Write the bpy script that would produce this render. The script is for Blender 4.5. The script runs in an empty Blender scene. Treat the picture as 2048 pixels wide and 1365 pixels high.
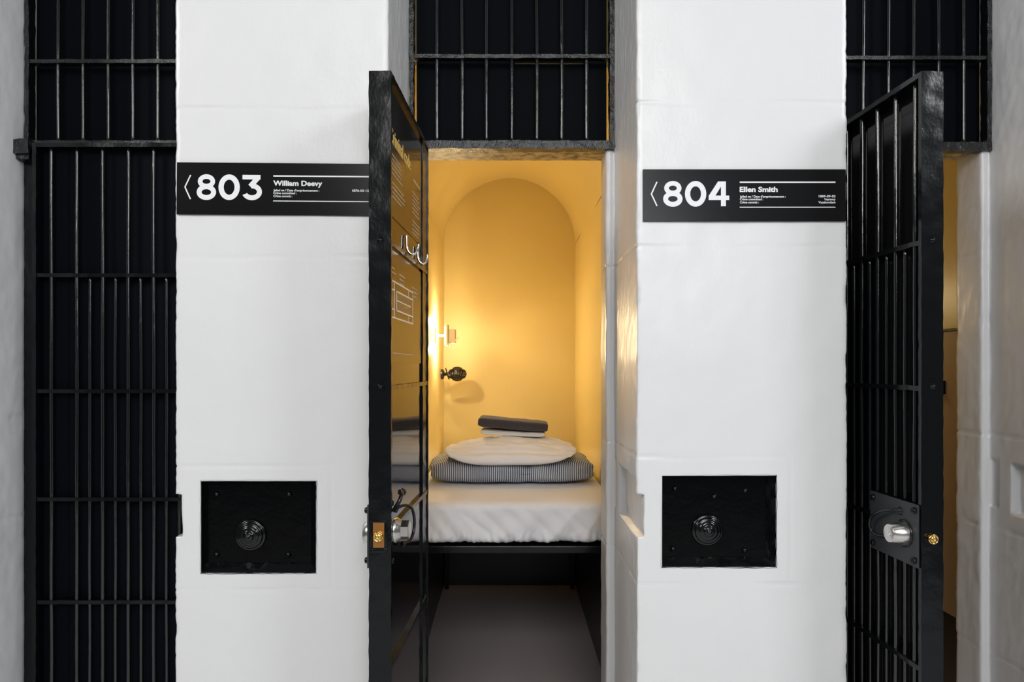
import bpy, bmesh, math, random
from mathutils import Vector, Matrix, noise
C = bpy.context.scene.collection
PI = math.pi
random.seed(7)
H = 1.5                      # eye height of the camera
F, X0, Y0 = 1440.0, 1016.5, 735.0
def wx(px, Y): return (px - X0) / F * Y
def wz(py, Y): return H - (py - Y0) / F * Y
def nz(x, y, z): return noise.noise(Vector((x, y, z)))

# ------------------------------------------------------------------ materials
def mat(name, col, rough=.5, metal=0., spec=.5, bumps=(), coat=0., vary=None, emit=None, stripes=None, sheen=0, low_tone=None):
    m = bpy.data.materials.new(name); m.use_nodes = True
    nt = m.node_tree; N = nt.nodes; L = nt.links
    b = N['Principled BSDF']
    b.inputs['Base Color'].default_value = (*col, 1)
    b.inputs['Roughness'].default_value = rough
    b.inputs['Metallic'].default_value = metal
    b.inputs['Specular IOR Level'].default_value = spec
    b.inputs['Coat Weight'].default_value = coat
    if sheen: b.inputs['Sheen Weight'].default_value = sheen
    if emit:
        b.inputs['Emission Color'].default_value = (*emit[0], 1); b.inputs['Emission Strength'].default_value = emit[1]
    tc = N.new('ShaderNodeTexCoord')
    if vary:
        sc, amt, col2 = vary
        n = N.new('ShaderNodeTexNoise'); n.inputs['Scale'].default_value = sc; n.inputs['Detail'].default_value = 5
        L.new(tc.outputs['Object'], n.inputs['Vector'])
        r = N.new('ShaderNodeMapRange'); r.inputs['From Min'].default_value = .42; r.inputs['From Max'].default_value = .7
        r.inputs['To Max'].default_value = amt
        L.new(n.outputs['Fac'], r.inputs['Value'])
        mx = N.new('ShaderNodeMixRGB'); mx.inputs[1].default_value = (*col, 1); mx.inputs[2].default_value = (*col2, 1)
        L.new(r.outputs['Result'], mx.inputs[0]); L.new(mx.outputs[0], b.inputs['Base Color'])
    if stripes:
        freq, c1, c2, fill = stripes
        sp = N.new('ShaderNodeSeparateXYZ'); L.new(tc.outputs['Object'], sp.inputs[0])
        n = N.new('ShaderNodeTexNoise'); n.inputs['Scale'].default_value = 6; n.inputs['Detail'].default_value = 1
        L.new(tc.outputs['Object'], n.inputs['Vector'])
        ad = N.new('ShaderNodeMath'); ad.operation = 'MULTIPLY_ADD'; ad.inputs[1].default_value = .012
        L.new(n.outputs['Fac'], ad.inputs[0]); L.new(sp.outputs['X'], ad.inputs[2])
        mu = N.new('ShaderNodeMath'); mu.operation = 'MULTIPLY'; mu.inputs[1].default_value = freq; L.new(ad.outputs[0], mu.inputs[0])
        fr = N.new('ShaderNodeMath'); fr.operation = 'FRACT'; L.new(mu.outputs[0], fr.inputs[0])
        gt = N.new('ShaderNodeMath'); gt.operation = 'GREATER_THAN'; gt.inputs[1].default_value = fill; L.new(fr.outputs[0], gt.inputs[0])
        mx = N.new('ShaderNodeMixRGB'); mx.inputs[1].default_value = (*c1, 1); mx.inputs[2].default_value = (*c2, 1)
        L.new(gt.outputs[0], mx.inputs[0]); L.new(mx.outputs[0], b.inputs['Base Color'])
    if low_tone:  # second colour for everything below a set height
        zd, c2 = low_tone
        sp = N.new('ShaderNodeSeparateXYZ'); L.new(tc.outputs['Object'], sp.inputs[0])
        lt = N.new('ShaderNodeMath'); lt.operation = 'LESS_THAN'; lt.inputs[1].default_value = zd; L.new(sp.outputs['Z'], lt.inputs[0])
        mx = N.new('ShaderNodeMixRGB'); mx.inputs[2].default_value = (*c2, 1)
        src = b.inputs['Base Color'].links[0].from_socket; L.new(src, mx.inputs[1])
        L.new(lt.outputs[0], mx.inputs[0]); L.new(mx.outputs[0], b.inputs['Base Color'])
    prev = None
    for (sc, strength, dist, stretch) in bumps:
        mp = N.new('ShaderNodeMapping'); mp.inputs['Scale'].default_value = stretch
        L.new(tc.outputs['Object'], mp.inputs['Vector'])
        n = N.new('ShaderNodeTexNoise'); n.inputs['Scale'].default_value = sc; n.inputs['Detail'].default_value = 4
        L.new(mp.outputs[0], n.inputs['Vector'])
        bp = N.new('ShaderNodeBump'); bp.inputs['Strength'].default_value = strength; bp.inputs['Distance'].default_value = dist
        L.new(n.outputs['Fac'], bp.inputs['Height'])
        if prev: L.new(prev.outputs[0], bp.inputs['Normal'])
        prev = bp
    if prev: L.new(prev.outputs[0], b.inputs['Normal'])
    return m
M = {}
M['white'] = mat('white_paint', (.78, .78, .785), .32, bumps=[(9, .25, .01, (1, 1, 1)), (90, .22, .0018, (1, 1, .5))], vary=(3, .25, (.72, .725, .73)))
M['cell'] = mat('yellow_cell_paint', (.80, .655, .31), .33, bumps=[(5, .12, .006, (1, 1, 1)), (60, .1, .001, (1, 1, 1))], vary=(2, .35, (.76, .62, .25)), low_tone=(.80, (.02, .017, .014)))  # cell walls turn near-black below bed height
M['cellback'] = mat('ochre_back_wall_paint', (.67, .53, .22), .42, bumps=[(5, .12, .006, (1, 1, 1)), (60, .1, .001, (1, 1, 1))], vary=(2, .35, (.60, .47, .19)), low_tone=(.80, (.02, .017, .014)))
M['iron'] = mat('black_gloss_iron', (.0035, .0042, .005), .2, spec=.3, bumps=[(28, .2, .003, (1, 1, 1)), (130, .2, .0015, (1, 1, .6))])
M['bar'] = mat('glossy_bar_paint', (.0035, .0042, .005), .13, spec=.9, bumps=[(90, .3, .0015, (1, 1, .5))])
M['ironrough'] = mat('lumpy_black_iron', (.004, .005, .006), .22, spec=.6, bumps=[(55, .7, .005, (1, 1, 1)), (200, .6, .003, (1, 1, 1))])
M['ironsmooth'] = mat('black_iron_plate', (.0012, .0015, .0018), .22, spec=.12, bumps=[(18, .35, .004, (1, 1, 1)), (80, .3, .001, (1, 1, 1))])
M['boss'] = mat('glossy_boss_paint', (.002, .0025, .003), .16, spec=.5, bumps=[(60, .3, .002, (1, 1, 1))])
M['board'] = mat('matt_black_board', (.0035, .0045, .0065), .6, spec=.04, bumps=[(3, .1, .01, (1, 1, 1))])
M['gloss'] = mat('glossy_black_sheet', (.006, .006, .007), .07, spec=.6, bumps=[(4, .12, .004, (1, 1, 1))])
M['poster'] = mat('black_film', (.012, .010, .009), .16, spec=.4, bumps=[(4, .1, .003, (1, 1, 1))])
M['sign'] = mat('satin_black_sign', (.005, .005, .0055), .24, spec=.27)
M['letter'] = mat('white_lettering', (.85, .86, .88), .45)
M['heading'] = mat('yellow_print', (.78, .52, .14), .45)
M['print'] = mat('pale_print', (.42, .36, .30), .4)
M['printw'] = mat('white_print', (.85, .80, .76), .4)
M['printgrey'] = mat('grey_print', (.10, .085, .07), .3)
M['sheet'] = mat('white_cotton', (.95, .94, .97), .85, bumps=[(14, .3, .01, (1, 1, 1)), (500, .15, .0006, (1, 1, 1))], sheen=.2)
M['pillow'] = mat('off_white_cotton', (.90, .88, .89), .85, bumps=[(16, .4, .01, (1, 1.6, 1)), (500, .15, .0006, (1, 1, 1))], sheen=.2)
M['stripe'] = mat('striped_cotton', (.3, .33, .4), .85, stripes=(117, (.045, .07, .125), (.72, .74, .78), .54), bumps=[(18, .4, .008, (1, 1, 1))])
M['dark_towel'] = mat('dark_towel', (.060, .050, .055), .95, bumps=[(260, .8, .003, (1, 1, 1)), (30, .3, .006, (1, 1, 1))], sheen=.2)
M['white_towel'] = mat('white_towel', (.80, .78, .76), .95, bumps=[(260, .8, .003, (1, 1, 1))])
M['steel'] = mat('brushed_steel', (.72, .70, .66), .24, 1.0, bumps=[(200, .1, .0005, (1, 1, 8))])
M['chrome'] = mat('chrome', (.85, .82, .78), .1, 1.0)
M['brass'] = mat('brass', (.80, .52, .16), .22, 1.0)
M['cable'] = mat('black_cable', (.008, .008, .009), .25)
M['plate'] = mat('dark_grey_plate', (.035, .037, .042), .5, bumps=[(40, .1, .001, (1, 1, 1))])
M['floor'] = mat('grey_floor', (.66, .58, .57), .35, bumps=[(8, .1, .004, (1, 1, 1))])
M['corridor'] = mat('corridor_floor', (.68, .68, .68), .5, bumps=[(12, .1, .004, (1, 1, 1))])
M['lampshade'] = mat('cream_lampshade', (.75, .66, .50), .5)
M['glow'] = mat('lamp_diffuser', (.9, .8, .6), .5, emit=((1, .78, .45), 14))
M['tan'] = mat('tan_wood_panel', (.42, .30, .18), .5, bumps=[(30, .2, .002, (8, 8, 1))])
M['plastic'] = mat('black_plastic', (.015, .013, .012), .25)
M['blackened'] = mat('stained_soffit', (.60, .44, .20), .5, vary=(35, 1.0, (.05, .03, .02)))

# ------------------------------------------------------------------ helpers
def tag(o, label=None, cat=None, group=None, kind=None):
    if label: o['label'] = label
    if cat: o['category'] = cat
    if group: o['group'] = group
    if kind: o['kind'] = kind
    return o
def empty(name, loc, rz=0, **k):
    o = bpy.data.objects.new(name, None); C.objects.link(o)
    o.location = loc; o.rotation_euler = (0, 0, rz); o.empty_display_size = .05
    return tag(o, **k)
def link(name, me, m, parent=None, smooth=False):
    o = bpy.data.objects.new(name, me); C.objects.link(o)
    if m: me.materials.append(m)
    if smooth:
        for p in me.polygons: p.use_smooth = True
        if smooth == 'edges': me.set_sharp_from_angle(angle=math.radians(48))
    if parent: o.parent = parent
    return o
def obj(name, bm, m, parent=None, smooth=False, recalc=True):
    if recalc: bmesh.ops.recalc_face_normals(bm, faces=bm.faces)
    me = bpy.data.meshes.new(name); bm.to_mesh(me); bm.free()
    return link(name, me, m, parent, smooth)
def box(bm, x0, x1, y0, y1, z0, z1, bev=0, seg=2):
    r = bmesh.ops.create_cube(bm, size=1)
    vs = r['verts']
    for v in vs:
        v.co = Vector((x0 if v.co.x < 0 else x1, y0 if v.co.y < 0 else y1, z0 if v.co.z < 0 else z1))
    if bev:
        es = set(e for v in vs for e in v.link_edges)
        bmesh.ops.bevel(bm, geom=list(es), offset=bev, segments=seg, affect='EDGES', profile=.5)
def lumpybox(bm, x0, x1, y0, y1, z0, z1, step=.012, amp=.0012, seed=0):
    """a box with its long faces diced and gently lumped, like iron under many coats of paint"""
    nx = max(1, min(80, int(abs(x1 - x0) / step))); ny = max(1, min(10, int(abs(y1 - y0) / step))); n_z = max(1, min(200, int(abs(z1 - z0) / step)))
    def g(a, b, n, i): return a + (b - a) * i / n
    cache = {}
    def V(i, j, k):
        key = (i, j, k)
        if key not in cache:
            p = Vector((g(x0, x1, nx, i), g(y0, y1, ny, j), g(z0, z1, n_z, k)))
            q = p * 35
            p += Vector((nz(q.x + seed, q.y, q.z), nz(q.x, q.y + 9 + seed, q.z), nz(q.x, q.y, q.z + 5 + seed))) * amp
            cache[key] = bm.verts.new(p)
        return cache[key]
    for i in range(nx):
        for j in range(ny):
            bm.faces.new((V(i, j, 0), V(i, j + 1, 0), V(i + 1, j + 1, 0), V(i + 1, j, 0)))
            bm.faces.new((V(i, j, n_z), V(i + 1, j, n_z), V(i + 1, j + 1, n_z), V(i, j + 1, n_z)))
    for i in range(nx):
        for k in range(n_z):
            bm.faces.new((V(i, 0, k), V(i + 1, 0, k), V(i + 1, 0, k + 1), V(i, 0, k + 1)))
            bm.faces.new((V(i, ny, k), V(i, ny, k + 1), V(i + 1, ny, k + 1), V(i + 1, ny, k)))
    for j in range(ny):
        for k in range(n_z):
            bm.faces.new((V(0, j, k), V(0, j, k + 1), V(0, j + 1, k + 1), V(0, j + 1, k)))
            bm.faces.new((V(nx, j, k), V(nx, j + 1, k), V(nx, j + 1, k + 1), V(nx, j, k + 1)))
def tube(bm, pts, r, seg=12, closed=False, cap=True, rfun=None):
    pts = [Vector(p) for p in pts]; n = len(pts); rings = []
    up = Vector((0, 0, 1)); prevn = None
    for i, p in enumerate(pts):
        if closed: t = pts[(i + 1) % n] - pts[i - 1]
        else: t = (pts[min(i + 1, n - 1)] - pts[max(i - 1, 0)])
        t.normalize()
        if prevn is None:
            a = up if abs(t.dot(up)) < .9 else Vector((1, 0, 0))
            nn = (a - t * a.dot(t)).normalized()
        else: nn = (prevn - t * prevn.dot(t)).normalized()
        prevn = nn; bn = t.cross(nn)
        rr = rfun(i) if rfun else r
        rings.append([bm.verts.new(p + (nn * math.cos(2 * PI * k / seg) + bn * math.sin(2 * PI * k / seg)) * rr) for k in range(seg)])
    for i in range(n if closed else n - 1):
        A, B = rings[i], rings[(i + 1) % n]
        for k in range(seg): bm.faces.new((A[k], A[(k + 1) % seg], B[(k + 1) % seg], B[k]))
    if cap and not closed:
        bm.faces.new(rings[0][::-1]); bm.faces.new(rings[-1])
def rod(x, y, z0, z1, r=.007, seed=0, step=.02):
    """a hand-forged upright bar, a little uneven"""
    bm = bmesh.new(); n = max(4, int((z1 - z0) / step)); pts = []
    for i in range(n + 1):
        z = z0 + (z1 - z0) * i / n
        pts.append((x + nz(seed, z * 3, 1) * .0022, y + nz(seed + 3, z * 3, 4) * .002, z))
    tube(bm, pts, r, 12, rfun=lambda i: r * (1 + .13 * nz(seed + 7, i * .9, 2)))
    return bm
def lathe(bm, prof, origin, axis, seg=28):
    axis = Vector(axis).normalized(); a = Vector((0, 0, 1)) if abs(axis.z) < .9 else Vector((1, 0, 0))
    u = (a - axis * a.dot(axis)).normalized(); v = axis.cross(u); o = Vector(origin); rings = []
    for (r, h) in prof:
        if r < 1e-6: rings.append([bm.verts.new(o + axis * h)])
        else: rings.append([bm.verts.new(o + axis * h + (u * math.cos(2 * PI * k / seg) + v * math.sin(2 * PI * k / seg)) * r) for k in range(seg)])
    for A, B in zip(rings, rings[1:]):
        for k in range(seg):
            q = [A[k % len(A)], A[(k + 1) % len(A)], B[(k + 1) % len(B)], B[k % len(B)]]
            q = [w for i, w in enumerate(q) if w not in q[:i]]
            if len(q) > 2: bm.faces.new(q)
def dome(bm, origin, axis, r, h):
    lathe(bm, [(r * 1.25, 0), (r * 1.05, h * .25), (r * .8, h * .7), (r * .4, h * .95), (0, h)], origin, axis, 14)
def text_bm(s, size, loc, rx, rz, bold=0, align='LEFT', ext=.0004, sx=1.0):
    cu = bpy.data.curves.new('t', 'FONT'); cu.body = s; cu.size = size; cu.offset = bold; cu.extrude = ext; cu.align_x = align
    cu.resolution_u = 3
    o = bpy.data.objects.new('t', cu); C.objects.link(o)
    dg = bpy.context.evaluated_depsgraph_get(); dg.update()
    me = bpy.data.meshes.new_from_object(o.evaluated_get(dg))
    C.objects.unlink(o); bpy.data.objects.remove(o)
    me.transform(Matrix.Translation(loc) @ Matrix.Rotation(rz, 4, 'Z') @ Matrix.Rotation(rx, 4, 'X') @ Matrix.Scale(sx, 4, (1, 0, 0)))
    return me
def join_text(bm, me):
    bm.from_mesh(me); bpy.data.meshes.remove(me)

# ------------------------------------------------------------------ stone piers
YF, YD, YB = 2.10, 2.545, 2.69          # pier front, rebate step, inner face of the front wall
ZL = 2.275                               # underside of the lintel rails
def linsp(a, b, step, brk=()):
    pts = sorted(set([a, b] + [q for q in brk if min(a, b) < q < max(a, b)])); out = []
    for s, e in zip(pts, pts[1:]):
        n = max(1, round(abs(e - s) / step)); out += [s + (e - s) * i / n for i in range(n)]
    out.append(pts[-1])
    return out if a < b else out[::-1]
def pier(name, xl, xr, joints, hole, vjoint, step, seed, label):
    """hole = (x0,x1,z0,z1) cut through the front; joints = z of the block joints"""
    segs = [((xl + .085, YB), (xl - .03, YB), 'back'), ((xl - .03, YB), (xl - .03, YD), 'inL'), ((xl - .03, YD), (xl, YD), 'stL'),
            ((xl, YD), (xl, YF), 'revL'), ((xl, YF), (xr, YF), 'front'), ((xr, YF), (xr, YD), 'revR'), ((xr, YD), (xr + .045, YD), 'stR'),
            ((xr + .045, YD), (xr + .045, YB), 'inR'), ((xr + .045, YB), (xr - .085, YB), 'back2')]
    P = []                                # (x, y, nx, ny, tag, corner distance)
    for (a, b, t) in segs:
        d = Vector((b[0] - a[0], b[1] - a[1])); Ln = d.length; nrm = (d.y / Ln, -d.x / Ln)
        if t == 'front': xs = linsp(a[0], b[0], step, hole[:2] if hole else ()); q = [(x, a[1]) for x in xs]
        else: q = [(a[0] + d.x * f, a[1] + d.y * f) for f in linsp(0, 1, min(1, step * (2.5 if t.startswith('back') else 1) / Ln))]
        for i, (x, y) in enumerate(q):
            cd = min(math.hypot(x - a[0], y - a[1]), math.hypot(x - b[0], y - b[1]))
            if i == 0 and P:
                o = P[-1]; n2 = Vector((o[2] + nrm[0], o[3] + nrm[1])).normalized()
                P[-1] = (x, y, n2.x, n2.y, o[4] if not (t == 'front') else 'front', 0)
                continue
            P.append((x, y, nrm[0], nrm[1], t, cd))
    brk = [ZL, ZL + .004] + (list(hole[2:]) if hole else []) + [1.004, 1.006, 1.128, 1.130, 1.172, 1.174]
    Z = linsp(0, .48, .06) [:-1] + linsp(.48, 2.75, step, brk) + linsp(2.75, 3.4, .08)[1:]
    V = []; rnd = random.Random(seed)
    jfade = {j: rnd.random() * 9 for j in joints}
    for z in Z:
        for (x, y, nx, ny, t, cd) in P:
            X, Y = x, y
            if z > ZL + .002:             # the narrow rebate stops under the lintel
                if X < xl: X = xl
                if t in ('stR', 'inR') or (t == 'back2' and X > xr): X = xr
                if t == 'revR': X = xr
            h = nz(x * 4 + seed, y * 4, z * 4) * .0022 + nz(x * 16 + seed, y * 16, z * 10) * .0011
            if t.startswith('rev') or t.startswith('in'): h += nz(x * 40, y * 40 + seed, z * 22) * .0013 + nz(x * 9, y * 9 + seed, z * 5) * .002
            edge = max(0, 1 - cd / .011)
            # chipped, rounded arrises
            h -= edge * (.0022 + max(0, nz(seed * 3.1, y * 11, z * 17)) * .0055 + max(0, nz(seed, x * 3, z * 60)) * .003)
            for j in joints:
                wob = nz(x * 7 + jfade[j], y * 7, 3) * .006
                dz = abs(z - j - wob)
                if dz < .012:
                    if vjoint and t == 'front' and abs(j - vjoint[2]) < .001 and x > vjoint[0]: continue
                    k = .25 + .75 * max(0, min(1, .6 + 1.8 * nz(x * 5 + jfade[j] * 3, y * 5, 8))) if t == 'front' else 1
                    wd = .0045 if t == 'front' else .009
                    h -= max(0, 1 - dz / wd) * (.0034 if t == 'front' else .0045) * k
                    if t != 'front' and z < j + wob: h += max(0, 1 - dz / .012) * .0035
            if vjoint and t == 'front' and vjoint[1] < z < vjoint[2]:
                dx = abs(x - vjoint[0] - nz(2, seed, z * 6) * .003)
                h -= max(0, 1 - dx / .005) * .0016
            # channel cut for the bolt on the lock side of the opening
            if t in ('revL', 'front') and 1.005 < z < (1.129 if y < 2.12 else 1.173) and abs(x - xl) < .0005 and y < 2.43:
                X += .021 + nz(z * 20, y * 9, seed) * .003
                if y <= YF + .001: Y += .004
            elif t == 'front' and 1.005 < z < 1.129 and x - xl < .0195: X = xl + .0205 + nz(z * 20, 3, seed) * .003; Y += .001
            if t == 'revL' and 1.01 < z < 1.18 and y > 2.505: X += .014
            V.append((X + nx * h, Y + ny * h, z))
    n = len(P); Fc = []
    for r in range(len(Z) - 1):
        zc = (Z[r] + Z[r + 1]) / 2
        for i in range(n - 1):
            if hole and P[i][1] == YF and P[i + 1][1] == YF:
                xc = (P[i][0] + P[i + 1][0]) / 2
                if hole[0] < xc < hole[1] and hole[2] < zc < hole[3]: continue
            a = r * n + i; Fc.append((a, a + 1, a + n + 1, a + n))
    me = bpy.data.meshes.new(name); me.from_pydata(V, [], Fc); me.update()
    o = link(name, me, M['white'], None, True)
    tag(o, label, 'wall', kind='structure')
    return o
PITCH = 1.345
JL = [wz(218, YF), wz(515, YF), wz(932, YF), wz(1180, YF)]
JR = [wz(205, YF), wz(493, YF), wz(915, YF), wz(1168, YF)]
holeL = (wx(402, YF), wx(632, YF), wz(1147, YF), wz(963, YF))
holeR = (wx(1324, YF), wx(1552, YF), wz(1135, YF), wz(952, YF))
pier('wall_pier_left', -.972, -.351, JL, holeL, (wx(663, YF), wz(1180, YF), wz(932, YF)), .0062, 1.3, 'white painted stone pier left of the open centre cell, with the 803 sign')
pier('wall_pier_right', .375, .989, JR, holeR, (wx(1582, YF), wz(1168, YF), wz(915, YF)), .0062, 5.7, 'white painted stone pier right of the open centre cell, with the 804 sign')
JO = [2.26, 1.83, 1.245, .875]
pier('wall_far_left', -2.32, -1.704, [1.33, .98], None, None, .011, 11.1, 'grey lit side of the stone pier at the left edge')
pier('wall_far_right', 1.702, 2.32, [1.915, 1.262, .94, .50], None, None, .009, 17.9, 'grey lit side of the stone pier at the right edge')

# ------------------------------------------------------------------ cells
YE = 4.96
def quadmesh(name, f, nu, nv, m, smooth=True):
    V = [f(i / nu, j / nv) for j in range(nv + 1) for i in range(nu + 1)]
    Fc = [(j * (nu + 1) + i, j * (nu + 1) + i + 1, (j + 1) * (nu + 1) + i + 1, (j + 1) * (nu + 1) + i) for j in range(nv) for i in range(nu)]
    me = bpy.data.meshes.new(name); me.from_pydata(V, [], Fc); me.update()
    return link(name, me, m, None, smooth)
ZS, RV = 2.35, .451                      # vault spring height and radius
for ci, who in ((0, 'centre'), (-1, 'left'), (1, 'right')):
    cx = .009 + ci * PITCH
    w = lambda a, b, s: nz(a * 2.2 + s, b * 2.2, ci * 5) * .006
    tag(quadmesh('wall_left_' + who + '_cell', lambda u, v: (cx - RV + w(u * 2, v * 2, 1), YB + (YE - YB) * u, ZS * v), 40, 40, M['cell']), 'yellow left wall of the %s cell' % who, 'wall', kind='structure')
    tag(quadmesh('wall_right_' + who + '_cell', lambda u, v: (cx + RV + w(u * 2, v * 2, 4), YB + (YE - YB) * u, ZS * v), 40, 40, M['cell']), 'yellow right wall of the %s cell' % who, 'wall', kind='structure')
    tag(quadmesh('ceiling_' + who + '_cell', lambda u, v: (cx - (RV + w(u * 2, v * 2, 7) * math.sin(PI * v)) * math.cos(PI * v), YB + (YE - YB) * u, ZS + (RV + w(u * 2, v * 2, 7) * math.sin(PI * v)) * math.sin(PI * v)), 40, 40, M['cell']), 'yellow barrel vault over the %s cell' % who, 'ceiling', kind='structure')
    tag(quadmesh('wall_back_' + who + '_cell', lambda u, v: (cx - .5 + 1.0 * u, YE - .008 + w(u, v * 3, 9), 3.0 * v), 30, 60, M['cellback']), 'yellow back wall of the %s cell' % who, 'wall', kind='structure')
    bm = bmesh.new(); box(bm, cx - .52, cx + .52, YD - .01, YE + .1, -.1, 0)
    tag(obj('floor_' + who + '_cell', bm, M['floor']), 'dark grey floor of the %s cell' % who, 'floor', kind='structure')
    # masonry over the vault, seen only through the slits beside the blackout boards
    V = [(cx - .52, YB, 3.4), (cx + .52, YB, 3.4)]; N = 24
    bm = bmesh.new(); arc = [bm.verts.new((cx - (RV + .0) * math.cos(PI * k / N), YB + .001, ZS + RV * math.sin(PI * k / N))) for k in range(N + 1)]
    top = [bm.verts.new((cx - .5 + 1.0 * k / N, YB + .001, 3.4)) for k in range(N + 1)]
    for k in range(N): bm.faces.new((arc[k], arc[k + 1], top[k + 1], top[k]))
    tag(obj('wall_over_' + who + '_cell', bm, M['cell']), 'yellow masonry above the vault of the %s cell' % who, 'wall', kind='structure')
    bm = bmesh.new()
    lumpybox(bm, cx - .372, cx + .372, 2.572, 2.688, ZL - .003, ZL + .03, .012, .0015, ci * 3 + 9)
    tag(obj('trim_lintel_' + who, bm, M['blackened'], None, True), 'stained stone lintel over the %s cell doorway' % who, 'lintel', kind='structure')
bm = bmesh.new(); box(bm, -3.2, 3.2, -3.5, YD - .012, -.1, -.001)
tag(obj('floor_corridor', bm, M['corridor']), 'grey corridor floor in front of the cells', 'floor', kind='structure')

# ------------------------------------------------------------------ grilles over the doors
def grille(ci, xa, xb, x_first, nb, label, z_mid, lug=False, slit=False, low=0):
    g = empty('transom_grille', ((xa + xb) / 2, YD - .02, ZL), label=label, cat='grille', group='barred grilles above the cell doors')
    g_inv = Vector(g.location)
    def put(name, bm, m, smooth=True):
        for v in bm.verts: v.co -= g_inv
        return obj(name, bm, m, g, smooth)
    zr0, zr1 = wz(300, YD) + low, wz(284, YD) + low
    bm = bmesh.new(); lumpybox(bm, xa + .002, xb - .002, 2.528, 2.572, zr0, zr1, .01, .003, ci * 7); put('bottom_rail', bm, M['ironrough'], 'edges')
    bm = bmesh.new(); lumpybox(bm, xa + .004, xb - .004, 2.535, 2.565, z_mid - .006, z_mid + .007, .01, .0018, ci * 5 + 2); put('rail', bm, M['ironrough'], 'edges')
    for s, x in ((0, xa + .003), (1, xb - .018)):
        bm = bmesh.new(); lumpybox(bm, x, x + .015, 2.53, 2.568, zr0, 3.38, .012, .0028, ci + s * 4); put('stile', bm, M['ironrough'], 'edges')
    bm = bmesh.new(); lumpybox(bm, xa + .001, xa + .056, 2.532 if ci else 2.536, 2.5435, .0, zr0, .014, .0012, ci * 5 + 8); put('hinge_post', bm, M['iron'], 'edges')
    for k in range(nb):
        put('bar', rod(x_first + .0883 * k, 2.548, zr1 - .004, 3.36, .0068, ci * 20 + k * 3.3), M['bar'])
    # blackout boards behind
    bl, br = (xa + .0205, xb - .0205) if ci == 0 else (xa + .003, xb - .003)
    zs = wz(127.5, 2.60)
    bm = bmesh.new(); box(bm, bl, br, 2.598, 2.606, zr1 - .012, zs - .0015); put('backing_board', bm, M['board'], False)
    bm = bmesh.new()
    if slit:
        box(bm, bl, wx(1030, 2.6), 2.598, 2.606, zs - .001, 3.38); box(bm, wx(1030, 2.6), wx(1166, 2.6), 2.598, 2.606, zs + .0022, 3.38); box(bm, wx(1166, 2.6), br, 2.598, 2.606, zs - .001, 3.38)
    else: box(bm, bl, br, 2.598, 2.606, zs - .001, 3.38)
    put('backing_board', bm, M['board'], False)
    if lug:
        bm = bmesh.new(); lumpybox(bm, xa - .004, xa + .052, 2.478, 2.545, wz(306, 2.48), wz(278, 2.48), .008, .004, 31)
        lumpybox(bm, xa + .002, xa + .045, 2.49, 2.545, wz(318, 2.49), wz(306, 2.49), .008, .004, 37); put('hinge_lug', bm, M['ironrough'], 'edges')
    return g
grille(-1, -1.704, -.972, wx(117, 2.548), 7, 'black iron grille above the closed door left of the 803 sign', wz(126, 2.55), lug=True)
grille(0, -.351, .375, wx(874, 2.548), 7, 'black iron grille above the open yellow-walled centre cell', wz(116, 2.55), slit=True)
grille(1, .989, 1.702, wx(1727, 2.548) - .0883 * 2, 7, 'black iron grille above the open door at the right', wz(119, 2.55), low=-.006)

# ------------------------------------------------------------------ doors
W, T, DT = .640, .059, wz(292, 2.52)
def door(n, name_label, origin, ang, dz, lock, board_gloss, inner):
    d = empty('door_%d' % n, (origin[0], origin[1], 0), ang, label=name_label, cat='door', group=None, kind='structure')
    sd = n * 13
    rails = [wz(545, 2.52) - .004 + dz[0], 1.445 + dz[1], 1.068 + dz[2], .705 + dz[3], .33]
    zb = .04
    bm = bmesh.new(); lumpybox(bm, W - .013, W, 0, T, zb, DT, .014, .0016, sd); obj('lock_stile', bm, M['iron'], d, 'edges')
    bm = bmesh.new(); lumpybox(bm, 0, .013, 0, T, zb, DT, .014, .0016, sd + 1); obj('hinge_stile', bm, M['iron'], d, 'edges')
    bm = bmesh.new(); lumpybox(bm, .013, W - .013, 0, T, DT - .014, DT, .014, .0014, sd + 2); obj('top_rail', bm, M['iron'], d, 'edges')
    bm = bmesh.new(); lumpybox(bm, .013, W - .013, 0, T, zb, zb + .014, .014, .0014, sd + 3); obj('bottom_rail', bm, M['iron'], d, 'edges')
    for i, z in enumerate(rails):
        bm = bmesh.new(); lumpybox(bm, .013, W - .013, .004, T - .001, z - .0065, z + .0065, .014, .0016, sd + 5 + i); obj('rail', bm, M['iron'], d, 'edges')
    xs = [W - .048 - .0888 * k for k in range(7)]
    for k, x in enumerate(xs):
        obj('bar', rod(x, .014, zb + .01, DT - .01, .0068, sd + k * 2.7), M['bar'], d, True)
    for k in range(5):
        obj('bar', rod(xs[k] - .0444, .014, zb + .01, rails[0], .0058, sd + 40 + k * 2.7), M['bar'], d, True)
    # sheet closing the inner side, in panels between the rails
    zz = [DT - .007] + rails + [zb + .014]
    bm = bmesh.new()
    for a, b in zip(zz, zz[1:]): box(bm, .10, W - .0135, T - .015, T - .010, b + .006, a - .006)
    obj('sheet', bm, M['gloss'] if board_gloss else M['board'], d)
    bm = bmesh.new()
    if n == 2: lumpybox(bm, .0135, .10, T - .018, T - .004, zb + .014, DT - .014, .014, .002, sd + 60)
    else: box(bm, .0135, .101, T - .018, T - .010, zb + .014, DT - .007)
    obj('hinge_strap', bm, M['iron'] if n == 2 else M['board'], d, 'edges')
    # rivets on the edge at the rails
    for i, z in enumerate(rails[:2]):
        bm = bmesh.new(); dome(bm, (W - .001, T * .52, z + .004), (1, 0, 0), .0075, .008); obj('rivet', bm, M['iron'], d, True)
    return d, rails
d1, _ = door(1, 'closed black barred door left of the 803 sign', (-1.643, 2.484), 0, (-.010, -.028, -.025, -.018), None, False, None)
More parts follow.
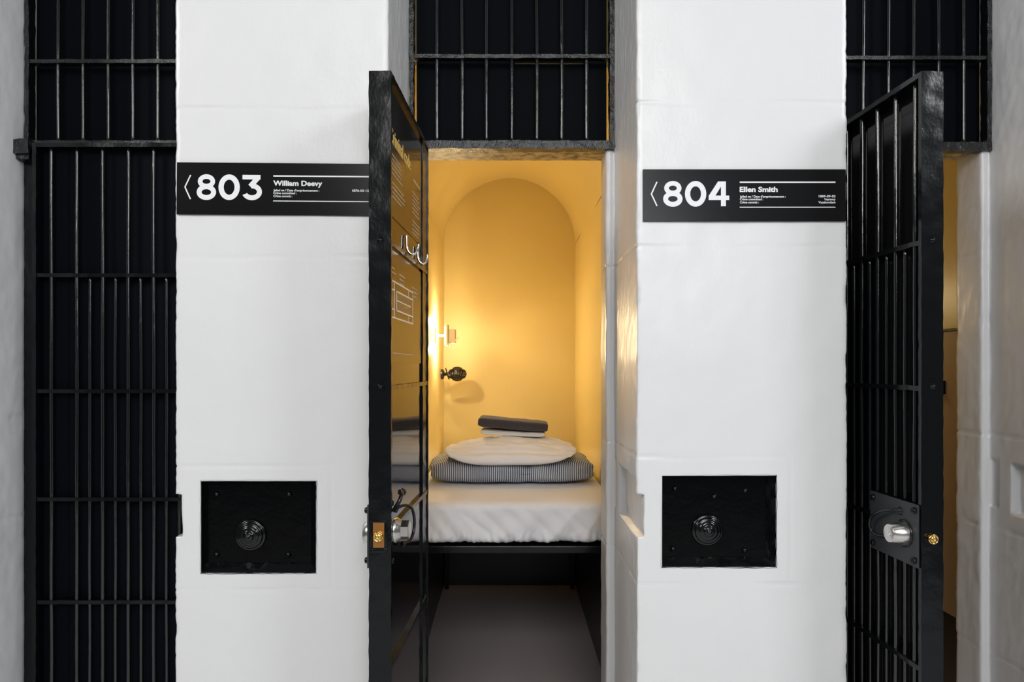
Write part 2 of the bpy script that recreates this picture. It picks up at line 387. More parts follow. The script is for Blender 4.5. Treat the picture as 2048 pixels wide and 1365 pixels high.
ux, uy = (-.3057 + .279), (1.885 - 2.52); a2 = math.atan2(uy, ux)
d2, R2 = door(2, 'open black barred door seen edge on, swung out in front of the centre cell', (-.279 - T * math.cos(a2 + PI / 2), 2.52 - T * math.sin(a2 + PI / 2)), a2, (0, 0, 0, 0), None, True, None)
a3 = math.atan2(1.885 - 2.52, 1.079 - 1.050)
d3, R3 = door(3, 'open black barred door at the right with a steel cone lock on a grey plate', (1.050, 2.52), a3, (0, 0, 0, 0), None, True, None)

ZK = 1.056                               # height of the locks
# --- centre door: inner lock, cable, edge cylinder, hooks, printed panels
def edge_lock(d, zc, wide):
    c = Vector((W, T * .45, zc))
    bm = bmesh.new()
    bx = c.x + .0012
    if wide:
        lumpybox(bm, W - .001, W + .004, T * .08, T * .82, zc - .048, zc - .034, .006, .002, 3)
        for y in (T * .08, T * .72): box(bm, W, W + .003, y, y + .006, zc - .034, zc + .032, .001)
        box(bm, W, W + .003, T * .08, T * .82, zc + .032, zc + .038, .001)
        obj('lock_recess_rim', bm, M['iron'], d, True)
        bm = bmesh.new(); box(bm, W, W + .0025, T * .2, T * .70, zc - .034, zc + .032)
        o = obj('edge_plate', bm, mat('copper_brown_metal', (.45, .20, .06), .35, .8), d); o['label'] = 'coppery lock faceplate'
    else: bm.free()
    k = obj_l('key_cylinder', [(.0125, 0), (.0135, .004), (.0135, .009), (.0115, .012), (.0105, .0105), (.0065, .0105), (.006, .012), (.0025, .012), (.002, .008), (0, .008)], (W + .001, c.y, zc + (-.004 if wide else 0)), (1, 0, 0), M['brass'], d, 'brass key cylinder')
    return k
def obj_l(name, prof, o, ax, m, parent, label=None, seg=28):
    bm = bmesh.new(); lathe(bm, prof, o, ax, seg); r = obj(name, bm, m, parent, True)
    if label: r['label'] = label
    return r
edge_lock(d2, 1.062, True)
edge_lock(d3, 1.052, False)
xk = W - .062
# washer rings and hexagonal turn on the inner side
obj_l('lock_rose', [(.034, 0), (.034, .006), (.031, .007), (.030, .012), (.027, .013), (.026, .018), (.018, .019)], (xk, T - .002, ZK + .005), (0, 1, 0), M['steel'], d2, 'brushed steel rings', 40)
bm = bmesh.new()
for s in range(6):
    pass
lathe(bm, [(.0, .016), (.026, .016), (.026, .038), (.024, .040), (0, .040)], (xk, T - .002, ZK + .005), (0, 1, 0), 6)
o = obj('hexagon_turn', bm, M['steel'], d2); o['label'] = 'hexagonal steel turn'
bm = bmesh.new(); pts = []
for k in range(25):
    a = PI * (1.08 - 1.22 * k / 24)
    pts.append((xk - .02 + .055 * math.cos(a) * -.9, T + .012 + .034 * math.sin(PI * k / 24), ZK + .012 + .062 * math.sin(a) * .9))
pts = [(W - .03, T + .006, ZK + .060), (W - .045, T + .012, ZK + .070), (W - .08, T + .026, ZK + .068), (W - .12, T + .034, ZK + .050), (W - .145, T + .036, ZK + .015), (W - .14, T + .034, ZK - .02), (W - .11, T + .028, ZK - .036), (W - .08, T + .016, ZK - .034)]
def smooth_path(pts, n=6):
    P = [Vector(p) for p in pts]; out = []
    for i in range(len(P) - 1):
        p0, p1, p2, p3 = P[max(i - 1, 0)], P[i], P[i + 1], P[min(i + 2, len(P) - 1)]
        for k in range(n):
            t = k / n
            out.append(.5 * ((2 * p1) + (p2 - p0) * t + (2 * p0 - 5 * p1 + 4 * p2 - p3) * t * t + (3 * p1 - p0 - 3 * p2 + p3) * t ** 3))
    out.append(P[-1]); return out
tube(bm, smooth_path(pts), .0042, 12); o = obj('cable', bm, M['cable'], d2, True); o['label'] = 'black looped cable'
bm = bmesh.new(); tube(bm, smooth_path([(W - .045, T - .004, ZK + .058), (W - .048, T + .012, ZK + .085), (W - .06, T + .016, ZK + .10), (W - .085, T + .014, ZK + .103)]), .0055, 10)
dome(bm, (W - .085, T + .012, ZK + .103), (0, 1, 0), .010, .012)
obj('cable_clamp', bm, M['cable'], d2, True)
for (x, z) in ((.03, .083), (.03, -.07), (.20, .083), (.20, -.07)):
    bm = bmesh.new(); lathe(bm, [(.0075, 0), (.0075, .007), (.005, .009), (0, .009)], (W - x, T - .008, ZK + z), (0, 1, 0), 12); obj('bolt', bm, M['iron'], d2, True)
def outer_lock(d, zc, ln=1.0):
    """plate, steel cone cylinder, cable and bolts on the barred side (local -Y)"""
    bm = bmesh.new(); box(bm, W - .232, W - .006, -.006, -.001, zc - .084, zc + .082, .001, 1); o = obj('lock_plate', bm, M['plate'], d); o['label'] = 'dark grey lock plate'
    for (x, z) in ((.018, .066), (.214, .066), (.214, -.066), (.018, -.066)):
        bm = bmesh.new(); lathe(bm, [(.0085, 0), (.0085, .006), (.006, .0085), (0, .0085)], (W - x, -.006, zc + z), (0, -1, 0), 14); obj('bolt', bm, M['iron'], d, True)
    obj_l('cone_collar', [(.037, 0), (.037, .004), (.034, .005)], (W - .064, -.006, zc - .004), (0, -1, 0), M['cable'], d, None, 36)
    obj_l('cone_lock', [(.0335, .002), (.0335, .006), (.0335 - .009 * ln, .044 * ln), (.0315 - .009 * ln, .0455 * ln), (.0295 - .009 * ln, .0445 * ln), (.0, .0445 * ln)], (W - .064, -.006, zc - .004), (0, -1, 0), M['steel'], d, 'brushed steel cone cylinder', 40)
    obj_l('keyway', [(.0072, 0), (.0072, .0012), (.0055, .0016), (.003, .0004), (0, .0004)], (W - .064, -.006 - .0442 * ln, zc - .008), (0, -1, 0), M['chrome'], d, None, 20)
    bm = bmesh.new()
    tube(bm, smooth_path([(W - .085, -.008, zc + .052), (W - .10, -.02, zc + .052), (W - .14, -.03, zc + .040), (W - .185, -.03, zc + .014), (W - .20, -.026, zc - .016), (W - .185, -.02, zc - .034), (W - .15, -.012, zc - .032), (W - .105, -.008, zc - .020)]), .0042, 12)
    dome(bm, (W - .083, -.005, zc + .052), (0, -1, 0), .010, .012)
    o = obj('cable', bm, M['cable'], d, True); o['label'] = 'black looped cable'
outer_lock(d3, ZK)
outer_lock(d2, ZK, .45)
# --- chrome hooks on the upper rail of the centre door
zh = R2[0]
for xh, e_ in ((.401, 1.), (.206, .9)):
    bm = bmesh.new()
    tube(bm, smooth_path([(xh, T - .004, zh + .060), (xh, T - .003, zh + .045), (xh, T - .002, zh + .022), (xh, T + .008 * e_, zh + .006), (xh, T + .020 * e_, zh + .006), (xh, T + .029 * e_, zh + .018), (xh, T + .032 * e_, zh + .034)]), .0042, 10)
    dome(bm, (xh, T + .032 * e_, zh + .034), (0, 0, 1), .0046, .005)
    o = obj('hook', bm, M['chrome'], d2, True); o['label'] = 'chrome coat hook'
# --- printed panels (local X runs from hinge to free edge: printed matter reads from the free edge to the hinge)
yp = T - .010
def pan(name, z0, z1, m, label):
    bm = bmesh.new(); box(bm, .115, W - .014, yp + .0002, yp + .0022, z0, z1); o = obj(name, bm, m, d2); o['label'] = label; return o
up_p = pan('printed_panel', 1.906, DT - .03, M['poster'], 'upper black printed panel headed in large letters')
lo_p = pan('printed_panel', 1.513, R2[0] - .012, M['poster'], 'lower black printed panel with a pale floor plan')
ysurf = yp + .0026
def strip(bm, s0, s1, za, zb_):        # s = distance from the free edge
    box(bm, W - s1, W - s0, ysurf - .0003, ysurf + .0002, za, zb_)
bm = bmesh.new(); join_text(bm, text_bm('Criminal code', .058, (W - .024, ysurf, wz(283, 1.92)), PI / 2, PI, .0009, sx=.92)); obj('heading', bm, M['heading'], up_p, recalc=False)
bm = bmesh.new(); rnd = random.Random(3)
strip(bm, .38, .50, 2.085, 2.092)
def para(x0, x1, ztop, rows, pitch=.0125, h=.0042):
    for r in range(rows):
        x = x0; xe = x1 - (rnd.random() * .3 * (x1 - x0) if r == rows - 1 else rnd.random() * .03)
        while x < xe:
            wl = .012 + rnd.random() * .03
            strip(bm, x, min(x + wl, xe), ztop - r * pitch - h, ztop - r * pitch); x += wl + .005
para(.03, .20, 2.075, 5); para(.03, .24, 2.0, 4); para(.36, .50, 2.05, 6); para(.36, .50, 1.96, 4)
obj('printed_text', bm, M['print'], up_p)
bm = bmesh.new(); para(.02, .10, wz(530, 1.9), 2); para(.15, .25, wz(535, 1.9), 3); para(.36, .46, wz(545, 1.9), 3); para(.03, .40, 1.54, 1, h=.003)
obj('printed_text', bm, M['print'], lo_p)
bm = bmesh.new(); zt, zm, z2, z1_ = 1.697 + .05 - .012, 1.697 + .05 - .035, 1.583 + .05 + .022, 1.583 + .05
for (s0, s1, za, zb_) in ((.01, .37, zt - .004, zt), (.01, .37, z1_, z1_ + .004), (.01, .085, zm - .004, zm), (.11, .37, zm - .004, zm), (.01, .085, z2, z2 + .004), (.11, .37, z2, z2 + .004),
                          (.366, .37, z1_, zt), (.081, .085, z1_, zt), (.11, .114, z2, zm), (.11, .33, (z2 + zm) / 2, (z2 + zm) / 2 + .003), (.29, .293, z1_, z2), (.29, .293, zm, zt)):
    strip(bm, s0, s1, za, zb_)
o = obj('floor_plan', bm, M['printw'], lo_p); o['label'] = 'white outline floor plan'
bm = bmesh.new(); box(bm, W - .32, W - .116, ysurf - .0006, ysurf - .0002, z2 + .004, zm - .004); box(bm, W - .08, W - .014, ysurf - .0006, ysurf - .0002, z2 + .004, zm - .004)
obj('plan_fill', bm, M['printgrey'], lo_p)

# ------------------------------------------------------------------ lock boxes in the piers
def lock_box(hole, boss, bolts, label):
    x0, x1, z0, z1 = hole; cx, cz = (x0 + x1) / 2, (z0 + z1) / 2
    e = empty('lock_cover', (cx, YF, z0), label=label, cat='lock box', group='iron lock boxes sunk in the piers')
    o = Vector(e.location)
    def put(name, bm, m, smooth=True, lab=None):
        for v in bm.verts: v.co -= o
        r = obj(name, bm, m, e, smooth)
        if lab: r['label'] = lab
        return r
    dp = .030; yb = YF + dp
    A = [(x0 - .002, YF - .0012, z0 - .002), (x1 + .002, YF - .0012, z0 - .002), (x1 + .002, YF - .0012, z1 + .002), (x0 - .002, YF - .0012, z1 + .002)]
    B = [(x0 + .006, yb, z0 + .026), (x1 - .024, yb, z0 + .026), (x1 - .024, yb, z1 - .004), (x0 + .006, yb, z1 - .004)]
    bm = bmesh.new(); n = 26
    for s in range(4):
        a0, a1, b0, b1 = Vector(A[s]), Vector(A[(s + 1) % 4]), Vector(B[s]), Vector(B[(s + 1) % 4]); g = []
        for j in range(7):
            row = []
            for i in range(n + 1):
                p = a0.lerp(a1, i / n).lerp(b0.lerp(b1, i / n), j / 6)
                q = p * 45
                p = p + Vector((nz(q.x, q.y, q.z), 0, nz(q.x, q.y + 7, q.z))) * (.0022 if 0 < i < n else .0008)
                row.append(bm.verts.new(p))
            g.append(row)
        for j in range(6):
            for i in range(n): bm.faces.new((g[j][i], g[j][i + 1], g[j + 1][i + 1], g[j + 1][i]))
    put('recess_frame', bm, M['boss'])
    bm = bmesh.new(); box(bm, B[0][0] - .003, B[1][0] + .003, yb - .004, yb + .004, B[0][2] - .003, B[2][2] + .003, .001)
    put('cover_plate', bm, M['ironsmooth'], False)
    bx, bz = wx(boss[0], yb), wz(boss[1], yb)
    bm = bmesh.new(); lathe(bm, [(.047, .0), (.046, .006), (.042, .008), (.039, .0075), (.038, .012), (.034, .015), (.030, .014), (.028, .019), (.020, .021), (.017, .020), (.015, .027), (.010, .029), (.006, .028), (.005, .036), (0, .037)], (bx, yb - .004, bz), (0, -1, 0), 40)
    put('boss', bm, M['boss'])
    for (px, py) in bolts:
        bm = bmesh.new(); dome(bm, (wx(px, yb), yb - .004, wz(py, yb)), (0, -1, 0), .0075, .009); put('bolt', bm, M['boss'])
lock_box(holeL, (503, 1070), [(435, 988), (580, 988), (435, 1108), (578, 1108)], 'square black iron lock box sunk in the pier below the 803 sign')
lock_box(holeR, (1413, 1060), [(1349, 977), (1489, 981), (1427, 993), (1345, 1097), (1488, 1100)], 'square black iron lock box sunk in the pier below the 804 sign')

# ------------------------------------------------------------------ signs
U = 2.1 / 1440 / 4.654                   # one unit of the sign drawing in metres
def ribbon(bm, pts, w, y):
    """a flat stroke of width w along pts [(x,z)], mitred"""
    P = [Vector(p) for p in pts]; n = len(P); L, R = [], []
    for i in range(n):
        d1 = (P[i] - P[i - 1]).normalized() if i else (P[1] - P[0]).normalized()
        d2 = (P[i + 1] - P[i]).normalized() if i < n - 1 else d1
        t = (d1 + d2).normalized(); nn = Vector((-t.y, t.x)); c = max(.35, nn.dot(Vector((-d2.y, d2.x))))
        L.append(P[i] + nn * w / 2 / c); R.append(P[i] - nn * w / 2 / c)
    for i in range(n - 1):
        v = [bm.verts.new((q.x, y, q.y)) for q in (L[i], L[i + 1], R[i + 1], R[i])]; bm.faces.new(v)
def ring(bm, cx, cz, rx, rz, w, y, a0=0, a1=2 * PI, n=48):
    ro = []; ri = []
    for k in range(n + 1):
        a = a0 + (a1 - a0) * k / n; c, s = math.cos(a), math.sin(a)
        ro.append((cx + rx * c, cz + rz * s)); ri.append((cx + (rx - w) * c, cz + (rz - w) * s))
    for k in range(n):
        bm.faces.new([bm.verts.new((q[0], y, q[1])) for q in (ro[k], ro[k + 1], ri[k + 1], ri[k])])
def sign(x, ztop, rot, digits, name, nw, small, right, label):
    w, h = .5905, .1515
    e = empty('cell_sign', (x, YF - .0045, ztop - h), 0, label=label, cat='sign', group='black cell number signs on the piers')
    e.rotation_euler = (0, rot, 0)
    bm = bmesh.new(); box(bm, 0, w, -.0025, .0015, 0, h, .0006, 1); obj('board', bm, M['sign'], e)
    Q = lambda X, Z: ((X - 68) * U, h - (Z - 140) * U); y = -.0030
    bm = bmesh.new(); ribbon(bm, [Q(198, 258), Q(146, 370), Q(198, 482)], 12 * U, y); obj('arrow', bm, M['letter'], e)
    bm = bmesh.new(); S = 46 * U
    def dig(ch, X0_, X1_, k):
        yy = y - k * .00003
        cxm = (X0_ + X1_) / 2
        if ch == '8':
            c = Q(cxm, 316); ring(bm, c[0], c[1], 80 * U, 66 * U, 43 * U, yy); c = Q(cxm, 416); ring(bm, c[0], c[1], 90 * U, 73 * U, 46 * U, yy - .00002)
        if ch == '0':
            c = Q(cxm, 369); ring(bm, c[0], c[1], (X1_ - X0_) / 2 * U, 119 * U, 49 * U, yy)
        if ch == '3':
            ribbon(bm, [Q(X0_ + 4, 274), Q(X1_ - 22, 274)], 42 * U, yy); ribbon(bm, [Q(X1_ - 40, 274), Q(X0_ + 76, 360)], 46 * U, yy - .00002)
            c = Q(cxm - 4, 410); ring(bm, c[0], c[1], 93 * U, 78 * U, 46 * U, yy - .00004, math.radians(-158), math.radians(98))
        if ch == '4':
            ribbon(bm, [Q(X1_ - 54, 254), Q(X1_ - 54, 484)], 46 * U, yy); ribbon(bm, [Q(X0_ + 2, 406), Q(X1_, 406)], 42 * U, yy - .00002)
            bm.faces.new([bm.verts.new((q[0], yy - .00004, q[1])) for q in (Q(X1_ - 104, 254), Q(X1_ - 60, 254), Q(X1_ - 76, 300), Q(X1_ - 130, 388), Q(X0_ + 2, 388))])
    for i, ch in enumerate(digits): dig(ch, *[(255, 435), (457, 655), (675, 868)][i], i)
    obj('number', bm, M['letter'], e)
    bm = bmesh.new(); ribbon(bm, [Q(965, 261), Q(1853, 261)], 13 * U, y); ribbon(bm, [Q(965, 493), Q(1853, 493)], 8 * U, y); obj('rule', bm, M['letter'], e)
    bm = bmesh.new(); q = Q(965, 350); me = text_bm(name, .0205, (q[0], y, q[1]), PI / 2, 0, .0007)
    xs = [v.co.x for v in me.vertices]; s = (nw * U) / (max(xs) - min(xs)); mn = min(xs)
    for v in me.vertices: v.co.x = q[0] + (v.co.x - mn) * s
    join_text(bm, me); o = obj('name', bm, M['letter'], e, recalc=False)
    bm = bmesh.new(); done = False
    for (t, X, Z, wd, al) in sorted(small, key=lambda q: q[4]):
        if al == 'R' and not done:
            obj('small_text', bm, M['letter'], e, recalc=False); bm = bmesh.new(); done = True
        q = Q(X, Z); me = text_bm(t, .0088, (0, y, q[1]), PI / 2, 0, .00018); xs = [v.co.x for v in me.vertices]; mn, mxx = min(xs), max(xs); s = wd * U / (mxx - mn)
        for v in me.vertices: v.co.x = (q[0] + (v.co.x - mn) * s) if al == 'L' else (q[0] - (mxx - v.co.x) * s)
        join_text(bm, me)
    obj('date_text', bm, M['letter'], e, recalc=False)
    return e
left_small = [("Jailed on / Date d'emprisonnement :", 967, 403, 424, 'L'), ('Crime committed :', 967, 429, 215, 'L'), ('Crime commis :', 967, 457, 175, 'L')]
sign(wx(1285, YF), wz(340, YF), 0, '804', 'Ellen Smith', 352, left_small + [('1889-09-02', 1853, 401, 155, 'R'), ('Vagrancy', 1853, 429, 105, 'R'), ('Vagabondage', 1853, 457, 158, 'R')], None, 'black 804 cell sign with arrow on the right white pier')
sign(wx(355, YF), wz(326, YF), math.radians(.45), '803', 'William Deevy', 455, left_small + [('1876-03-12', 1853, 401, 155, 'R')], None, 'black 803 cell sign with arrow on the left white pier, partly behind the door')

# ------------------------------------------------------------------ bed and bedding
def soft_slab(name, cx, cy, z0, w, d, h, m, parent=None, n=(60, 36, 14), ex=5., ez=2.4, f=None):
    """cushion-like slab: superellipse plan (ex), rounded edges (ez); f(u,v,w,co) edits points; returns object with origin at its base"""
    nu, nv, nw = n; bm = bmesh.new()
    # sphere-like grid on a cube: top/bottom and sides merged by welding
    bmesh.ops.create_cube(bm, size=2)
    bm.free(); bm = bmesh.new(); cache = {}
    def V(i, j, k):
        key = (i, j, k)
        if key not in cache:
            a, b, c = 2 * i / nu - 1, 2 * j / nv - 1, 2 * k / nw - 1
            # rounded box mapping
            def sgn(t): return -1 if t < 0 else 1
            pa = (abs(a) ** ex + abs(b) ** ex) ** (1 / ex); pa = max(pa, 1e-6)
            mx = max(abs(a), abs(b)); sc = mx / pa if pa > 0 else 1
            X, Y = a * sc, b * sc
            if abs(c) >= 0:
                q = (mx ** ez + abs(c) ** ez) ** (1 / ez); mm = max(mx, abs(c)); s2 = mm / max(q, 1e-6)
                # apply the edge rounding by height only near the rim
                X2, Y2, Z2 = X * (1 - (1 - s2) * .9), Y * (1 - (1 - s2) * .9), c * (s2 if mx > 0 else 1)
                X, Y, c2 = X2, Y2, Z2
            co = Vector((X * w / 2, Y * d / 2, (c2 * .5 + .5) * h))
            if f: co = f(a, b, c, co)
            cache[key] = bm.verts.new(co)
        return cache[key]
    for i in range(nu):
        for j in range(nv):
            bm.faces.new((V(i, j, 0), V(i, j + 1, 0), V(i + 1, j + 1, 0), V(i + 1, j, 0))); bm.faces.new((V(i, j, nw), V(i + 1, j, nw), V(i + 1, j + 1, nw), V(i, j + 1, nw)))
    for i in range(nu):
        for k in range(nw):
            bm.faces.new((V(i, 0, k), V(i + 1, 0, k), V(i + 1, 0, k + 1), V(i, 0, k + 1))); bm.faces.new((V(i, nv, k), V(i, nv, k + 1), V(i + 1, nv, k + 1), V(i + 1, nv, k)))
    for j in range(nv):
        for k in range(nw):
            bm.faces.new((V(0, j, k), V(0, j, k + 1), V(0, j + 1, k + 1), V(0, j + 1, k))); bm.faces.new((V(nu, j, k), V(nu, j + 1, k), V(nu, j + 1, k + 1), V(nu, j, k + 1)))
    o = obj(name, bm, m, parent, True); o.location = (cx, cy, z0)
    return o
YM = 2.90
ZT, ZB_ = wz(1000, YM), wz(1096, YM)
zmt = ZT
def f_mat(a, b, c, co):
    t = (c + 1) / 2
    x, y = co.x, co.y
    if b < -.9:                          # front: hanging creases gathered at the bottom hem
        k = max(0, 1 - t * 1.25)
        g = max(0, 1 - t * 2.6)
        dr = 1 - abs(nz(x * 7 - t * 1.1, t * .9 + 3, 5)) * 2.6
        co.y -= dr * .014 * (1 - t * .8) + (math.sin(x * 230 + nz(x * 9, 1, t * 2) * 9) * .006 + nz(x * 60, t * 3, 2) * .008) * g + nz(x * 22 + t * 4, t * 1.2, 9) * .010 * (1 - t * .7) - (1 - abs(nz(x * 5 + t * 1.6, t * .8, 7)) * 5 if abs(nz(x * 5 + t * 1.6, t * .8, 7)) < .2 else 0) * .007 * (1 - t)
        co.y += .012 * k
        co.z += nz(x * 30, 4, 4) * .012 * max(0, 1 - t * 5)
    if c > .9: co.z += nz(x * 6, y * 4, 2) * .004
    return co
o = soft_slab('mattress', .009, YM + .97, ZB_, .86, 1.94, ZT - ZB_, M['sheet'], None, (150, 60, 34), 14., 9., f_mat)
tag(o, 'white sheeted mattress with creased front edge on the black bed frame', 'mattress')
bf = empty('bed_frame', (.009, YM, 0), label='black metal bed frame under the white mattress', cat='bed')
zf = ZB_
bm = bmesh.new(); box(bm, -.44, .44, .02, .045, zf - .028, zf + .0, .002); obj('end_rail', bm, M['iron'], bf)
bm = bmesh.new(); box(bm, -.44, .44, 1.96, 1.985, zf - .028, zf, .002); obj('end_rail', bm, M['iron'], bf)
for sx in (-.44, .415):
    bm = bmesh.new(); box(bm, sx, sx + .025, .045, 1.96, zf - .028, zf, .002); obj('side_rail', bm, M['iron'], bf)
for sx in (-.44, .41):
    for sy in (.02, 1.955):
        bm = bmesh.new(); box(bm, sx, sx + .03, sy, sy + .03, 0, zf - .028, .003); obj('leg', bm, M['iron'], bf)
bm = bmesh.new(); box(bm, -.415, .415, .045, 1.96, zf - .018, zf - .003); obj('base_board', bm, M['board'], bf)
# folded striped duvet
def f_duv(a, b, c, co):
    x, y, z = co
    co.z += nz(x * 5, y * 5, 1) * .006 * (c * .5 + .5) + nz(x * 14, y * 9, z * 9) * .004
    co.y += nz(x * 7, z * 12, 3) * .016 - (.008 * math.cos(x * 9) if b < -.8 else 0)
    co.x += nz(y * 9, z * 18, 7) * .012
    if c > 0: co.z -= .012 * math.exp(-((x - .07) / .03) ** 2) * (1 if b < -.5 else 0)
    # crease between the folded layers at the ends
    if abs(a) > .85: co.x -= (1 if a > 0 else -1) * .009 * math.exp(-(c / .25) ** 2)
    if c > 0: co.z += (.004 if a < 0 else .008) * abs(a) ** 2
    return co
ZD = zmt + .003
o = soft_slab('folded_duvet', wx(1022, 3.45), 3.47, ZD, .765, .50, .108, M['stripe'], None, (110, 60, 18), 7., 3.2, f_duv)
tag(o, 'blue and white striped duvet folded flat on the mattress', 'duvet')
def f_pil(a, b, c, co):
    x, y, z = co
    r = (abs(a) ** 3 + abs(b) ** 3) ** (1 / 3)
    t = (c + 1) / 2
    top = .030 + .053 * max(0, 1 - min(r, 1.2) ** 2.6 / 1.2 ** 2.6)
    bot = -.006 * 0 + .012 * max(0, r - .8)
    z = bot + (top - bot) * (t if t > .5 else t)
    z += t * (nz(x * 7 + y * 5, y * 7, 2) * .012 + (1 - abs(nz(x * 9 + y * 16 + z * 20, y * 8 - x * 8, 6)) * 2.2) * .006)
    co.z = z
    bulge = math.sin(PI * t) * .014
    if b < -.9: co.y -= bulge + .016 * (1 - a * a)
    if b < -.3: co.z += .013 * a ** 4 - .022 * (1 - a ** 4) * max(0, -b - .8) / .2
    if a < 0: co.z -= .006 * abs(a)
    if abs(a) > .93: co.x += (1 if a > 0 else -1) * bulge
    co.x *= 1 - .05 * (1 - b * b); co.y *= 1 - .03 * (1 - a * a) * (b > 0)
    return co
ZP = ZD + .114
o = soft_slab('pillow', wx(1021, 3.38), 3.41, ZP, .60, .42, .10, M['pillow'], None, (90, 60, 18), 6., 6., f_pil)
tag(o, 'plump white pillow lying on the folded striped duvet', 'pillow')
def f_tow(s):
    def f(a, b, c, co):
        x, y, z = co
        co.z += nz(x * 8 + s, y * 6, 1) * .003 + nz(x * 25, y * 25, z * 30 + s) * .0018
        co.y += nz(x * 11 + s, z * 25, 5) * .005
        if b < -.8: co.y += .010 * math.exp(-(c / .3) ** 2) * (.6 + nz(x * 9, s, 1))     # fold line along the front
        co.z += .002 * a * a
        return co
    return f
ZW = ZP + .092
o = soft_slab('folded_towel', wx(1026, 3.40), 3.46, ZW, .305, .19, .024, M['white_towel'], None, (60, 30, 10), 16., 5., f_tow(1)); tag(o, 'folded white towel under the dark towel on the pillow', 'towel')
o.rotation_euler = (0, math.radians(2.5), math.radians(-1))
o = soft_slab('folded_towel', wx(1026, 3.40), 3.46, ZW + .030, .330, .20, .046, M['dark_towel'], None, (70, 34, 14), 22., 6., f_tow(5)); tag(o, 'folded dark grey towel on top of the bedding stack', 'towel')
o.rotation_euler = (0, math.radians(5.2), math.radians(-2))

# ------------------------------------------------------------------ wall lamp and fan in the centre cell
LX, LY, LZ = -.442, 4.36, wz(672, 4.36)
lamp = empty('wall_lamp', (LX, LY, LZ), label='small cream wall lamp glowing on the left cell wall', cat='lamp')
bm = bmesh.new(); box(bm, .002, .012, -.035, .035, -.05, .05, .003); obj('wall_plate', bm, M['lampshade'], lamp)
bm = bmesh.new(); tube(bm, [(.008, -.012, 0), (.068, -.012, 0)], .007, 12); obj('arm', bm, M['lampshade'], lamp, True)
bm = bmesh.new(); box(bm, .068, .080, -.05, .05, -.062, .066, .003); o = obj('shade', bm, M['lampshade'], lamp)
bm = bmesh.new(); box(bm, .0605, .0675, -.044, .044, -.054, .056, .001); o = obj('diffuser', bm, M['glow'], lamp); o['label'] = 'glowing diffuser'
bm = bmesh.new(); box(bm, .080, .124, -.04, .03, -.046, .038, .004); obj('switch_box', bm, M['lampshade'], lamp)
bm = bmesh.new(); tube(bm, [(.118, -.038, -.034), (.142, -.05, -.014)], .0035, 8); tube(bm, [(.084, -.04, -.042), (.098, -.05, -.064)], .0035, 8); obj('switch', bm, M['lampshade'], lamp, True)
FX, FY, FZ = -.450, 4.70, wz(749, 4.70)
fan = empty('wall_fan', (FX, FY, FZ), label='small black wall-mounted fan below the lamp', cat='fan')
obj_l('mount', [(.034, 0), (.034, .012), (.026, .02), (0, .02)], (0.012, 0, 0), (1, 0, 0), M['plastic'], fan, None, 20)
bm = bmesh.new(); tube(bm, [(.025, 0, 0), (.055, -.005, .002), (.075, -.01, .006)], .011, 12)
tube(bm, smooth_path([(.05, -.01, 0), (.048, -.02, .026), (.040, -.02, .042)]), .004, 8); tube(bm, smooth_path([(.055, -.01, 0), (.060, -.02, -.022), (.068, -.02, -.034)]), .004, 8)
obj('arm', bm, M['plastic'], fan, True)
fc = Vector((.118, -.02, .002)); bm = bmesh.new()
def fp(r, a, h): return fc + Vector((r * math.cos(a), h * .8 + r * math.sin(a) * .62, h * 1.0 + r * math.sin(a) * -.26))
for hh, rr in ((-.024, .03), (-.018, .05), (-.006, .058), (.006, .058), (.018, .05), (.024, .03)):
    tube(bm, [fp(rr, 2 * PI * k / 32, hh) for k in range(32)], .0022, 6, closed=True)
for k in range(24):
    a = 2 * PI * k / 24; tube(bm, [fp(.034, a, -.026), fp(.053, a, -.019), fp(.060, a, 0), fp(.053, a, .019), fp(.034, a, .026)], .0030, 5)
obj('cage', bm, M['plastic'], fan, True)
bm = bmesh.new()
for k in range(4):
    a = 2 * PI * k / 4; v = [bm.verts.new(fp(.008, a, -.006)), bm.verts.new(fp(.05, a - .25, -.010)), bm.verts.new(fp(.05, a + .5, .010)), bm.verts.new(fp(.008, a + .5, .006))]; bm.faces.new(v)
bmesh.ops.solidify(bm, geom=list(bm.faces), thickness=.002); obj('blade', bm, M['plastic'], fan)
bm = bmesh.new(); tube(bm, [fp(0, 0, -.026), fp(0, 0, .026)], .036, 20); obj('motor', bm, M['plastic'], fan, True)

# ------------------------------------------------------------------ right-hand cell, seen through the narrow gap
xr_ = .009 + PITCH + RV
bm = bmesh.new(); box(bm, xr_ - .022, xr_ - .004, 2.72, 3.6, .5, 1.646, .002); o = obj('wall_panel', bm, M['tan']); tag(o, 'tan wooden board on the wall inside the right-hand cell', 'panel')
bm = bmesh.new(); box(bm, xr_ - .030, xr_ - .022 + .002, 2.72, 3.6, 1.646, 1.656, .001); o = obj('trim_rail_right_cell', bm, M['iron']); tag(o, 'thin dark rail along the top of the board in the right-hand cell', 'trim', kind='structure')
k = empty('wall_hook', (xr_ - .022, 2.965, 1.40), label='black iron hook on the board inside the right-hand cell', cat='hook')
bm = bmesh.new(); box(bm, -.008, .0005, -.03, .03, -.01, .045, .002); obj('back_plate', bm, M['iron'], k)
bm = bmesh.new(); tube(bm, smooth_path([(-.006, -.01, .02), (-.02, -.01, -.01), (-.018, -.012, -.03), (-.03, -.012, -.02)]), .004, 8); tube(bm, smooth_path([(-.006, .012, .02), (-.018, .012, -.01), (-.016, .012, -.034)]), .004, 8); obj('prong', bm, M['iron'], k, True)

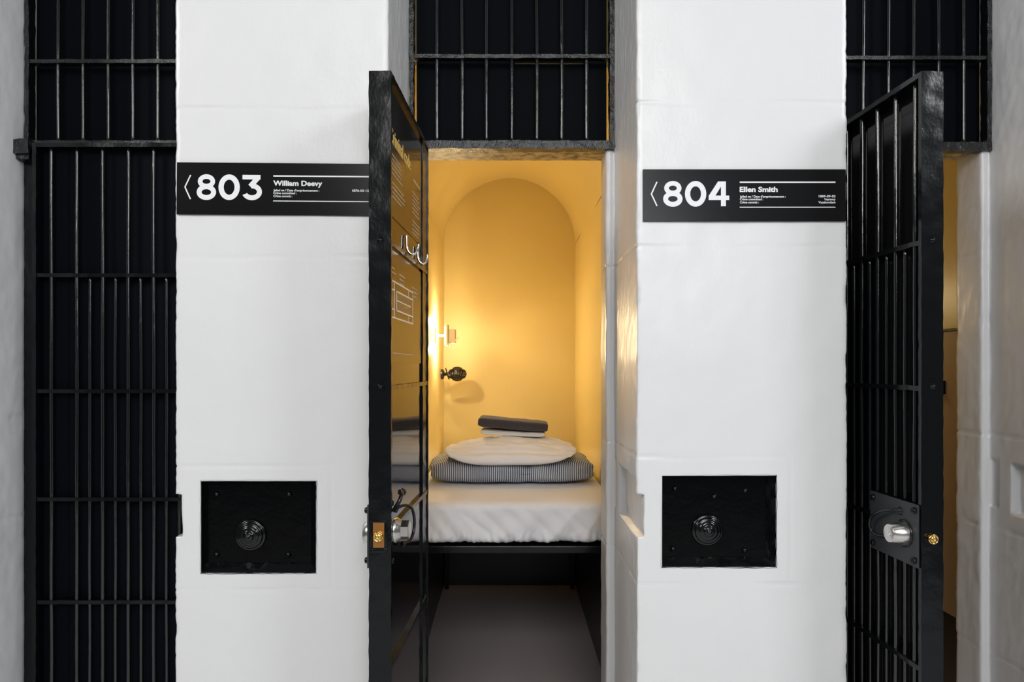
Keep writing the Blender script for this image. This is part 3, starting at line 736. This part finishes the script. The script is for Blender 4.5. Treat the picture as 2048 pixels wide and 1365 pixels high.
# ------------------------------------------------------------------ lights
def area(name, loc, target, sx, sy, power, col):
    l = bpy.data.lights.new(name, 'AREA'); l.shape = 'RECTANGLE'; l.size = sx; l.size_y = sy; l.energy = power; l.color = col
    o = bpy.data.objects.new(name, l); C.objects.link(o); o.location = loc
    o.rotation_euler = (Vector(target) - Vector(loc)).to_track_quat('-Z', 'Y').to_euler(); return o
area('high_window_light', (0, -2.8, 3.65), (0, 2.3, .9), 2.1, 1.6, 110, (1, .985, .96))
area('side_window_light', (1.1, -2.6, 2.5), (1.1, 2.3, 1.8), 1.1, .8, 22, (.86, .92, 1))
area('fill_light_left', (-4.5, -1.2, 4.3), (.6, 2.4, .4), 1.4, 1.4, 108, (1, .98, .95))  # unseen fill, added to brighten the pier reveals facing left
area('fill_light_right', (4.5, -1.2, 4.3), (-.6, 2.4, .4), 1.4, 1.4, 108, (.96, .98, 1))  # its twin, an added unseen fill for the reveals facing right
area('corridor_skylight', (0, .2, 4.8), (0, .2, 0), 3.0, .6, 6, (.95, .97, 1))
def point(name, loc, power, col, r):
    l = bpy.data.lights.new(name, 'POINT'); l.energy = power; l.color = col; l.shadow_soft_size = r
    o = bpy.data.objects.new(name, l); C.objects.link(o); o.location = loc; return o
WARM = (1, .77, .44)
point('lamp_bulb_upper', (LX + .050, LY - .01, LZ + .082), 8.9, WARM, .007)
point('lamp_bulb_lower', (LX + .050, LY - .01, LZ - .080), 7.6, WARM, .007)
area('cell_fill_light', (.009, 3.35, 2.76), (.009, 3.6, 0), .30, .30, 1.8, WARM)  # general fill added out of view; the vault has no fixture
point('right_cell_bulb', (.009 + PITCH - .25, 4.2, 1.9), 5, WARM, .03)
point('left_cell_bulb', (.009 - PITCH + .2, 4.2, 1.9), 2.5, WARM, .03)
w = bpy.data.worlds.new('world'); bpy.context.scene.world = w; w.use_nodes = True
w.node_tree.nodes['Background'].inputs[0].default_value = (.90, .95, 1, 1); w.node_tree.nodes['Background'].inputs[1].default_value = .11

# ------------------------------------------------------------------ camera
cam = bpy.data.cameras.new('camera'); co_ = bpy.data.objects.new('camera', cam); C.objects.link(co_)
cam.sensor_width = 36; cam.lens = 1440 / 2048 * 36; cam.shift_x = 7.5 / 2048; cam.shift_y = 52.5 / 2048; cam.clip_start = .02
co_.location = (0, 0, H); co_.rotation_euler = (PI / 2, 0, 0)
sc = bpy.context.scene; sc.camera = co_
sc.view_settings.view_transform = 'Standard'; sc.view_settings.look = 'None'; sc.view_settings.gamma = 1; sc.view_settings.use_curve_mapping = False
sc.view_settings.exposure = 0
